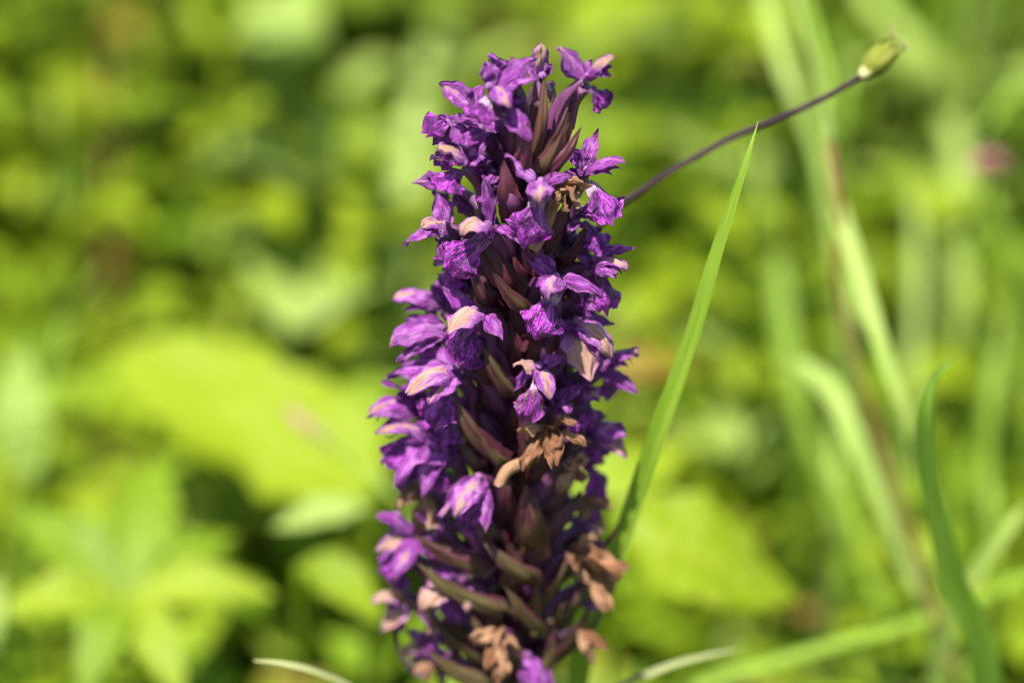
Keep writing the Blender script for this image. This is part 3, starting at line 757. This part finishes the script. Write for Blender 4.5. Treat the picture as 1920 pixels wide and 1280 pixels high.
# the long bowed purple stalk with its seed head
pts = [Pd(1622, 138, 0.432), Pd(1560, 176, 0.432), Pd(1480, 214, 0.432), Pd(1380, 255, 0.432), Pd(1280, 308, 0.432), Pd(1200, 360, 0.434), Pd(1140, 405, 0.438), Pd(1060, 520, 0.445), Pd(1000, 760, 0.455), Pd(985, 1100, 0.47)]
pts = to_ground(pts, 0.0, 0.03)
tail = thing('bowed_seed_stalk', 'thin dark purple stalk bowing out of the orchid, tipped by a green seed head', 'seed stalk', Vector(pts[-1]))
obj('stalk', tube(pts, [6.0 * PX] * 5 + [6.6 * PX] * 3 + [7.5 * PX] * 2, 10, 70, 0.06, 4, 6), M['purple_stalk'], tail, None, (0.35, 0.5))
h0 = np.array(Pd(1618, 141, 0.432))
hd = np.array(Pd(1684, 76, 0.434)) - h0
hd_n = hd / np.linalg.norm(hd)
obj('collar', tube([h0 - hd_n * 0.0006, h0 + hd_n * 0.0008, h0 + hd_n * 0.0022], [6 * PX, 13 * PX, 16 * PX, 14 * PX], 12, 6, 0.1, 5, 0.3), M['cream'], tail, None, (0.4, 0.5))
obj('seed_head', tube([h0 + hd_n * 0.001, h0 + hd * 0.35, h0 + hd * 0.6, h0 + hd * 0.9], [12 * PX, 23 * PX, 22 * PX, 7 * PX], 14, 14, 0.06, 7, 0.4), M['bud'], tail, None, (0.5, 0.5))
side = np.cross(hd_n, CAMD); side /= np.linalg.norm(side)
for k in range(7):
    a = k / 7 * 2 * math.pi + 0.3
    o_ = side * math.cos(a) + CAMD * math.sin(a)
    L = hd * rng.uniform(0.85, 1.12)
    p = [h0 + hd * 0.08 + o_ * 0.0010, h0 + L * 0.35 + o_ * 0.0022, h0 + L * 0.72 + o_ * 0.0020, h0 + L + o_ * rng.uniform(0.0009, 0.0022)]
    s = obj('sepal', sheet(p, 15 * PX, o_, 'bract', 0.8, rng.uniform(-0.3, 0.3), 0.15, 0.08, 6, 10, seed=nseed()), M['bud'], tail, None, (rng.random(), 0.5))
    hairs = []
    for q in range(5):
        b0 = p[3] * 0.9 + p[2] * 0.1 + o_ * 0.0001 * q
        b1 = b0 + hd_n * rng.uniform(0.0006, 0.0014) + (o_ * rng.uniform(-0.3, 1) + side * rng.uniform(-1, 1)) * 0.0007
        hairs.append(tube([b0, (b0 + b1) / 2, b1], [0.00007, 0.00003], 4, 2))
    h = obj('fringe', join(*hairs), M['cream'], s)
    h['kind'] = 'stuff'

# the tall jointed stalk behind on the right: pale sheath above, red-brown culm below, one long leaf
tp = [Pd(1478, -60, 0.50), Pd(1500, 20, 0.50), Pd(1528, 110, 0.50), Pd(1548, 200, 0.50), Pd(1556, 270, 0.50), Pd(1568, 350, 0.50), Pd(1576, 420, 0.502), Pd(1566, 520, 0.505), Pd(1596, 640, 0.51), Pd(1650, 830, 0.515), Pd(1708, 1010, 0.52), Pd(1765, 1190, 0.525), Pd(1800, 1320, 0.53)]
tg = to_ground(tp, 0.02, 0.02)
jst = thing('jointed_grass_stalk', 'tall jointed stalk, pale green above and red brown below, with a long green leaf', 'grass stalk', Vector(tg[-1]))
obj('sheath', tube(tp[:5], [12 * PX, 14 * PX, 15 * PX, 15 * PX, 12 * PX], 10, 24), M['blade_pale'], jst)
obj('sheath_leaf', sheet([Pd(1496, -60, 0.497), Pd(1530, 60, 0.497), Pd(1556, 150, 0.497), Pd(1553, 225, 0.498)], 16 * PX, CAMD * 0.6 + np.array((0.5, 0, 0.2)), 'bract', -0.7, 0.2, nu=6, nv=18, seed=3), M['blade'], jst)
obj('culm', tube(tg[4:], [8 * PX, 9 * PX, 7 * PX, 7 * PX, 7 * PX, 8 * PX, 8 * PX, 9 * PX], 10, 50, 0.05, 3, 5), M['red_stalk'], jst, None, (0.25, 0.5))
obj('long_leaf', sheet([Pd(1571, 390, 0.503), Pd(1600, 480, 0.50), Pd(1650, 640, 0.495), Pd(1700, 790, 0.495), Pd(1722, 900, 0.50)], 20 * PX, CAMD * 0.7 + UP * 0.4, 'strap', -0.6, 0.3, nu=6, nv=28, seed=4), M['blade_pale'], jst)

# grass seed tip with a pinkish end, left of the spike
pp = [Pd(528, 758, 0.545), Pd(575, 795, 0.542), Pd(640, 842, 0.538), Pd(730, 925, 0.532), Pd(800, 1010, 0.527), Pd(850, 1300, 0.48)]
pg = to_ground(pp, 0.0, 0.01)
ps = thing('pink_tipped_stem', 'slanting green stem with a dull pink tip, left of the orchid spike', 'stem', Vector(pg[-1]))
obj('stem', tube(pg[1:], [8 * PX, 9 * PX, 9 * PX], 8, 36), M['blade'], ps)
obj('tip', sheet([pp[2], pp[1], pp[0]], 18 * PX, CAMD + UP * 0.3, 'lance', 0.8, nu=6, nv=10, seed=8), M['pink'], ps)

# ------------------------------------------------------------------ leaves that can be told apart
def stalked_leaf(name, label, cat, base, mid, tip, wpx, mat, nh=None, profile='ovate', cup=-0.25, frill=0.08, teeth=0.05, group=None):
    b, m, t = (np.array(Pd(*q)) for q in (base, mid, tip))
    g = to_ground([b], 0.005 * rng.uniform(-1, 1), 0.015)
    r = thing(name, label, cat, Vector(g[-1]), group)
    obj('petiole', tube([g[-1], g[-2] if len(g) > 2 else (g[-1] + b) / 2, b], [0.0011, 0.0010, 0.0008], 8, 16), M['leaf_mid'], r)
    if nh is None: nh = UP * 0.7 + CAMD * 0.6
    obj('leaf', sheet([b, m, t], wpx * PX * 0.5 * mid[2] / D0, nh, profile, cup, rng.uniform(-0.1, 0.1), frill, 0.05, 12, 26, seed=nseed(), teeth=teeth), mat, r)
    return r
stalked_leaf('broad_leaf', 'large soft yellow green oval leaf catching the sun, left of the spike', 'leaf', (700, 920, 0.595), (470, 775, 0.61), (235, 650, 0.63), 285, M['leaf'], nh=UP * 0.9 + CAMD * 0.45, profile='round')
stalked_leaf('broad_leaf', 'large bright oval leaf low down between the orchid and the grass', 'leaf', (1150, 960, 0.53), (1320, 1040, 0.53), (1500, 1120, 0.54), 230, M['leaf'])
stalked_leaf('broad_leaf', 'bright leaf tucked close behind the foot of the orchid', 'leaf', (1070, 900, 0.56), (1180, 880, 0.56), (1290, 830, 0.57), 130, M['leaf'])
stalked_leaf('broad_leaf', 'red brown tinged leaf behind the upright grass blade', 'leaf', (1130, 700, 0.62), (1220, 680, 0.62), (1320, 690, 0.63), 70, M['leaf_red'])
stalked_leaf('broad_leaf', 'pale grey green leaf in the far corner of the leafy bank', 'leaf', (60, 900, 0.58), (35, 770, 0.58), (40, 640, 0.59), 110, M['leaf_pale'])
stalked_leaf('broad_leaf', 'narrow pale leaf lying level above the star shaped leaf', 'leaf', (690, 950, 0.54), (600, 958, 0.54), (510, 990, 0.54), 62, M['leaf_pale'])
stalked_leaf('broad_leaf', 'bright leaf beside the star shaped leaf, tip near the spike', 'leaf', (560, 1060, 0.54), (640, 1090, 0.54), (720, 1170, 0.53), 100, M['leaf'])

# star-shaped lobed leaf, lower left
ctr = Pd(238, 1118, 0.545)
g = to_ground([ctr], 0.0, 0.02)
star = thing('lobed_leaf', 'star shaped leaf of long green lobes spreading from one point', 'leaf', Vector(g[-1]))
obj('petiole', tube([g[-1], (g[-1] + np.array(ctr)) / 2, ctr], [0.0013, 0.0011, 0.001], 8, 14), M['leaf_mid'], star)
for (px, py, d, wd) in ((300, 850, 0.54, 105), (140, 900, 0.54, 60), (20, 960, 0.525, 100), (-30, 1160, 0.51, 80), (150, 1310, 0.50, 85), (345, 1320, 0.50, 80), (520, 1115, 0.515, 70), (450, 1000, 0.53, 62)):
    d += 0.03; wd *= 1.25
    t = np.array(Pd(px, py, d)); c = np.array(ctr)
    obj('lobe', sheet([c, c * 0.5 + t * 0.5 + UP * 0.003, t], wd * PX * 0.5 * d / D0, UP * 0.7 + CAMD * 0.6, 'lance', -0.35, 0.1, 0.08, 0.04, 8, 20, seed=nseed(), teeth=0.08), rng.choice((M['leaf'], M['leaf_mid'], M['leaf_mid'])), star)

# far dull pink blossom and a small green bud on stems
def stemmed(name, label, cat, p, petals, size, mat):
    c = np.array(Pd(*p))
    g = to_ground([c], 0.01, 0.01)
    r = thing(name, label, cat, Vector(g[-1]))
    obj('stem', tube([g[-1], (g[-1] + c) / 2, c], [0.0011, 0.001, 0.0008], 8, 14), M['leaf_mid'], r)
    for k in range(petals):
        a = k * 2.4
        d = np.array((math.cos(a), math.sin(a), 0.5 + 0.5 * (k % 3))) 
        d /= np.linalg.norm(d)
        obj('petal', sheet([c, c + d * size * 0.6 + UP * size * 0.15, c + d * size], size * 0.32, UP + d * 0.2, 'hood', 0.6, nu=5, nv=8, seed=nseed()), mat, r)
stemmed('pink_blossom', 'small dull pink blossom blurred among the far leaves', 'flower', (1850, 330, 0.60), 14, 0.006, M['pink'])
stemmed('green_bud', 'small yellow green bud on a stem behind the bowed stalk', 'bud', (1402, 150, 0.60), 10, 0.006, M['bud'])

# ------------------------------------------------------------------ meadow plants of the bank
def leaf_data(L, Wd, rise, droop, seed, profile='ovate', cup=-0.3, teeth=0.06, nv=10, nu=6):
    p = [(0, 0, 0), (0, L * 0.35, rise * L * 0.5), (0, L * 0.7, rise * L * 0.6 - droop * L * 0.12), (0, L, rise * L * 0.5 - droop * L * 0.4)]
    return sheet(p, Wd, (0, 0, 1), profile, cup, 0.0, 0.08, 0.04, nu, nv, seed=seed, teeth=teeth)
LEAFMESH = {}
def leaf_mesh(kind, mat, i):
    key = (kind, mat, i)
    if key not in LEAFMESH:
        spec = {'oval': (0.026, 0.0075, 0.5, 0.5, 'ovate'), 'wide': (0.026, 0.0105, 0.35, 0.6, 'round'), 'lance': (0.036, 0.0052, 0.7, 0.5, 'lance'), 'leaflet': (0.016, 0.0055, 0.3, 0.5, 'ovate')}[kind]
        LEAFMESH[key] = make_mesh('leaf', leaf_data(spec[0], spec[1], spec[2], spec[3], 900 + i * 7, spec[4]), M[mat], (0, 0, 0))
    return LEAFMESH[key]
def add_leaf(parent, me, loc, yaw, pitch, roll, s):
    o = bpy.data.objects.new('leaf', me)
    col.objects.link(o)
    o.parent = parent
    o.location = loc
    o.rotation_euler = (pitch, roll, yaw)
    o.scale = (s, s, s)
    return o
def herb(label, group, kind, mats, H, tiers, per, size, stemmat='leaf_mid', lean=0.012):
    r = thing('meadow_herb', label, 'plant', (0, 0, 0), group)
    lx, ly = rng.uniform(-lean, lean), rng.uniform(-lean, lean)
    pts = [(0, 0, -0.004), (lx * 0.2, ly * 0.2, H * 0.35), (lx * 0.6, ly * 0.6, H * 0.7), (lx, ly, H)]
    obj('stem', tube(pts, [0.0013, 0.0012, 0.001, 0.0006], 7, 12), M[stemmat], r)
    cv = crom(pts, 40)
    a0 = rng.uniform(0, 6.28)
    for t in range(tiers):
        f = 0.35 + 0.65 * t / (tiers - 1)
        c = cv[int(f * 40)]
        for k in range(per):
            a = a0 + t * (math.pi / 2 if per == 2 else 2.1) + k * 2 * math.pi / per + rng.uniform(-0.3, 0.3)
            s = size * (1.15 - 0.5 * f) * rng.uniform(0.85, 1.15)
            add_leaf(r, leaf_mesh(kind, rng.choice(mats), rng.randrange(3)), tuple(c), a, rng.uniform(-0.05, 0.35) + 0.5 * (f > 0.97), rng.uniform(-0.3, 0.3), s)
    return r
def tuft(label, group, n, H, mats, fat=1.0):
    r = thing('grass_tuft', label, 'grass', (0, 0, 0), group)
    for k in range(n):
        a = rng.uniform(0, 6.28)
        h = H * rng.uniform(0.6, 1.1)
        sp = rng.uniform(0.15, 0.55) * h
        ca, sa = math.cos(a), math.sin(a)
        b = (ca * 0.003, sa * 0.003, -0.004)
        p = [b, (ca * sp * 0.2, sa * sp * 0.2, h * 0.5), (ca * sp * 0.55, sa * sp * 0.55, h * 0.88), (ca * sp, sa * sp, h * rng.uniform(0.85, 1.05))]
        obj('blade', sheet(p, rng.uniform(0.0012, 0.0024) * fat, (ca * 0.8, sa * 0.8, 0.6), 'strap', -0.5, rng.uniform(-0.8, 0.8), 0, 0, 3, 12, seed=nseed()), M[rng.choice(mats)], r)
    return r
def copy_tree(o):
    c = o.copy(); col.objects.link(c)
    for ch in o.children:
        d = ch.copy(); col.objects.link(d); d.parent = c
    return c
HERBS = []
for label, group, kind, mats, H, tiers, per, size, sm in (
    ('leafy meadow herb with paired oval yellow green leaves, blurred', 'oval leaved herbs', 'oval', ['leaf', 'leaf', 'leaf_mid'], 0.135, 6, 2, 1.0, 'leaf_mid'),
    ('low meadow herb with wide rounded bright leaves, blurred', 'round leaved herbs', 'wide', ['leaf', 'leaf', 'leaf_pale'], 0.12, 5, 3, 1.0, 'leaf_mid'),
    ('meadow herb with narrow green leaves in whorls, blurred', 'narrow leaved herbs', 'lance', ['leaf_mid', 'leaf', 'leaf_mid'], 0.13, 5, 3, 0.9, 'leaf_mid'),
    ('meadow herb with a reddish stem and small leaflets, blurred', 'red stemmed herbs', 'leaflet', ['leaf', 'leaf_mid', 'leaf_red'], 0.15, 7, 3, 1.1, 'red_stalk'),
    ('short meadow herb with large oval mid green leaves, blurred', 'large leaved herbs', 'oval', ['leaf_mid', 'leaf', 'leaf_mid'], 0.11, 4, 3, 1.5, 'leaf_mid'),
    ('meadow herb with pale whitish green rounded leaves, blurred', 'pale herbs', 'wide', ['leaf_pale', 'leaf_pale', 'leaf'], 0.13, 5, 2, 1.1, 'leaf_mid'),
    ('slender meadow herb with long pale lance leaves, blurred', 'pale lance leaved herbs', 'lance', ['leaf_pale', 'leaf'], 0.14, 6, 2, 1.0, 'leaf_mid'),
    ('dense meadow herb of tiny bright leaflets, blurred', 'small leaved bright herbs', 'leaflet', ['leaf', 'leaf', 'leaf_pale'], 0.12, 8, 3, 1.2, 'leaf_mid'),
    ('meadow herb with broad bright leaves on a red brown stem, blurred', 'broad leaved herbs with red stems', 'wide', ['leaf', 'leaf_mid'], 0.13, 4, 3, 1.3, 'red_stalk')):
    HERBS.append(herb(label, group, kind, mats, H, tiers, per, size, sm))
TUFTS = [tuft('tuft of thin green grass blades among the herbs, blurred', 'green grass tufts on the bank', 8, 0.15, ['blade', 'blade_pale', 'blade']),
         tuft('tuft of short dark and pale grass blades, blurred', 'mixed grass tufts on the bank', 9, 0.11, ['blade_dark', 'blade', 'blade_pale']),
         tuft('tuft of broad pale milky grass blades on the bank, blurred', 'pale grass tufts on the bank', 6, 0.16, ['blade_pale', 'blade', 'blade'], 1.15)]
spots = []
tries = 0
while len(spots) < 330 and tries < 20000:
    tries += 1
    y = rng.uniform(0.02, 1.15)
    x = rng.uniform(-1, 1) * (0.16 + 0.40 * (y + 0.1))
    if math.hypot(x, y) < 0.03: continue
    dmin = 0.022 + 0.016 * y
    if all((x - a) ** 2 + (y - b) ** 2 > dmin * dmin for a, b in spots):
        spots.append((x, y))
used = set()
def place(proto, x, y, s):
    o = proto if proto.name not in used else copy_tree(proto)
    used.add(proto.name)
    o.location = (x, y, ground_z(x, y) - 0.001)
    o.rotation_euler = (0, 0, rng.uniform(0, 6.28))
    o.scale = (s, s, s)
for x, y in spots:
    # grass is thicker on the right of the picture
    g = rng.random() < (0.04 if x < 0.02 else 0.42)
    proto = rng.choice(TUFTS) if g else rng.choices(HERBS, (4, 4, 2, 1.5, 3, 2, 2, 3, 3))[0]
    s = rng.uniform(0.8, 1.2)
    s *= 1 + 0.75 * min(1.0, max(0.0, (y - 0.12) / 0.4))      # taller growth up the bank
    ang = x / (y - CAM.y)
    # growth stays low in front of the leaves that stand out
    if y < 0.20 and (-0.16 < ang < -0.04 or 0.03 < ang < 0.12): s *= 0.48
    elif y < 0.12: s *= 0.75
    place(proto, x, y, s)

# low ground cover under the herbs: nobody could count it
def ground_cover(n):
    V, F, U = [], [], []
    r = np.random.default_rng(77)
    for i in range(n):
        if i < n * 0.75:
            y = r.uniform(-0.12, 1.3); x = r.uniform(-1, 1) * (0.2 + 0.32 * max(0, y + 0.1))
        else:
            y = r.uniform(-0.5, 2.4); x = r.uniform(-1.4, 1.4)
        z = ground_z(x, y) + r.uniform(0.003, 0.11 + 0.05 * min(1, max(0, y - 0.1) / 0.4)) * r.uniform(0.35, 1)
        a = r.uniform(0, 6.28); L = r.uniform(0.012, 0.028); W = L * r.uniform(0.2, 0.34)
        d = np.array((math.cos(a), math.sin(a), r.uniform(-0.2, 0.7)))
        s = np.array((-math.sin(a), math.cos(a), r.uniform(-0.3, 0.3)))
        c = np.array((x, y, z)); o = len(V)
        V += [c, c + d * L * 0.5 + s * W, c + d * L * 0.5 - np.array((0, 0, L * 0.06)), c + d * L * 0.5 - s * W, c + d * L - np.array((0, 0, L * 0.25))]
        U += [(0.5, 0), (1, 0.5), (0.5, 0.5), (0, 0.5), (0.5, 1)]
        F += [(o, o + 1, o + 2), (o, o + 2, o + 3), (o + 1, o + 4, o + 2), (o + 2, o + 4, o + 3)]
    o = obj('ground_cover', (np.array(V), F, np.array(U)), M['cover'])
    tag(o, 'low green ground cover of small leaves between the herbs', 'ground cover', None, 'stuff')
ground_cover(46000)
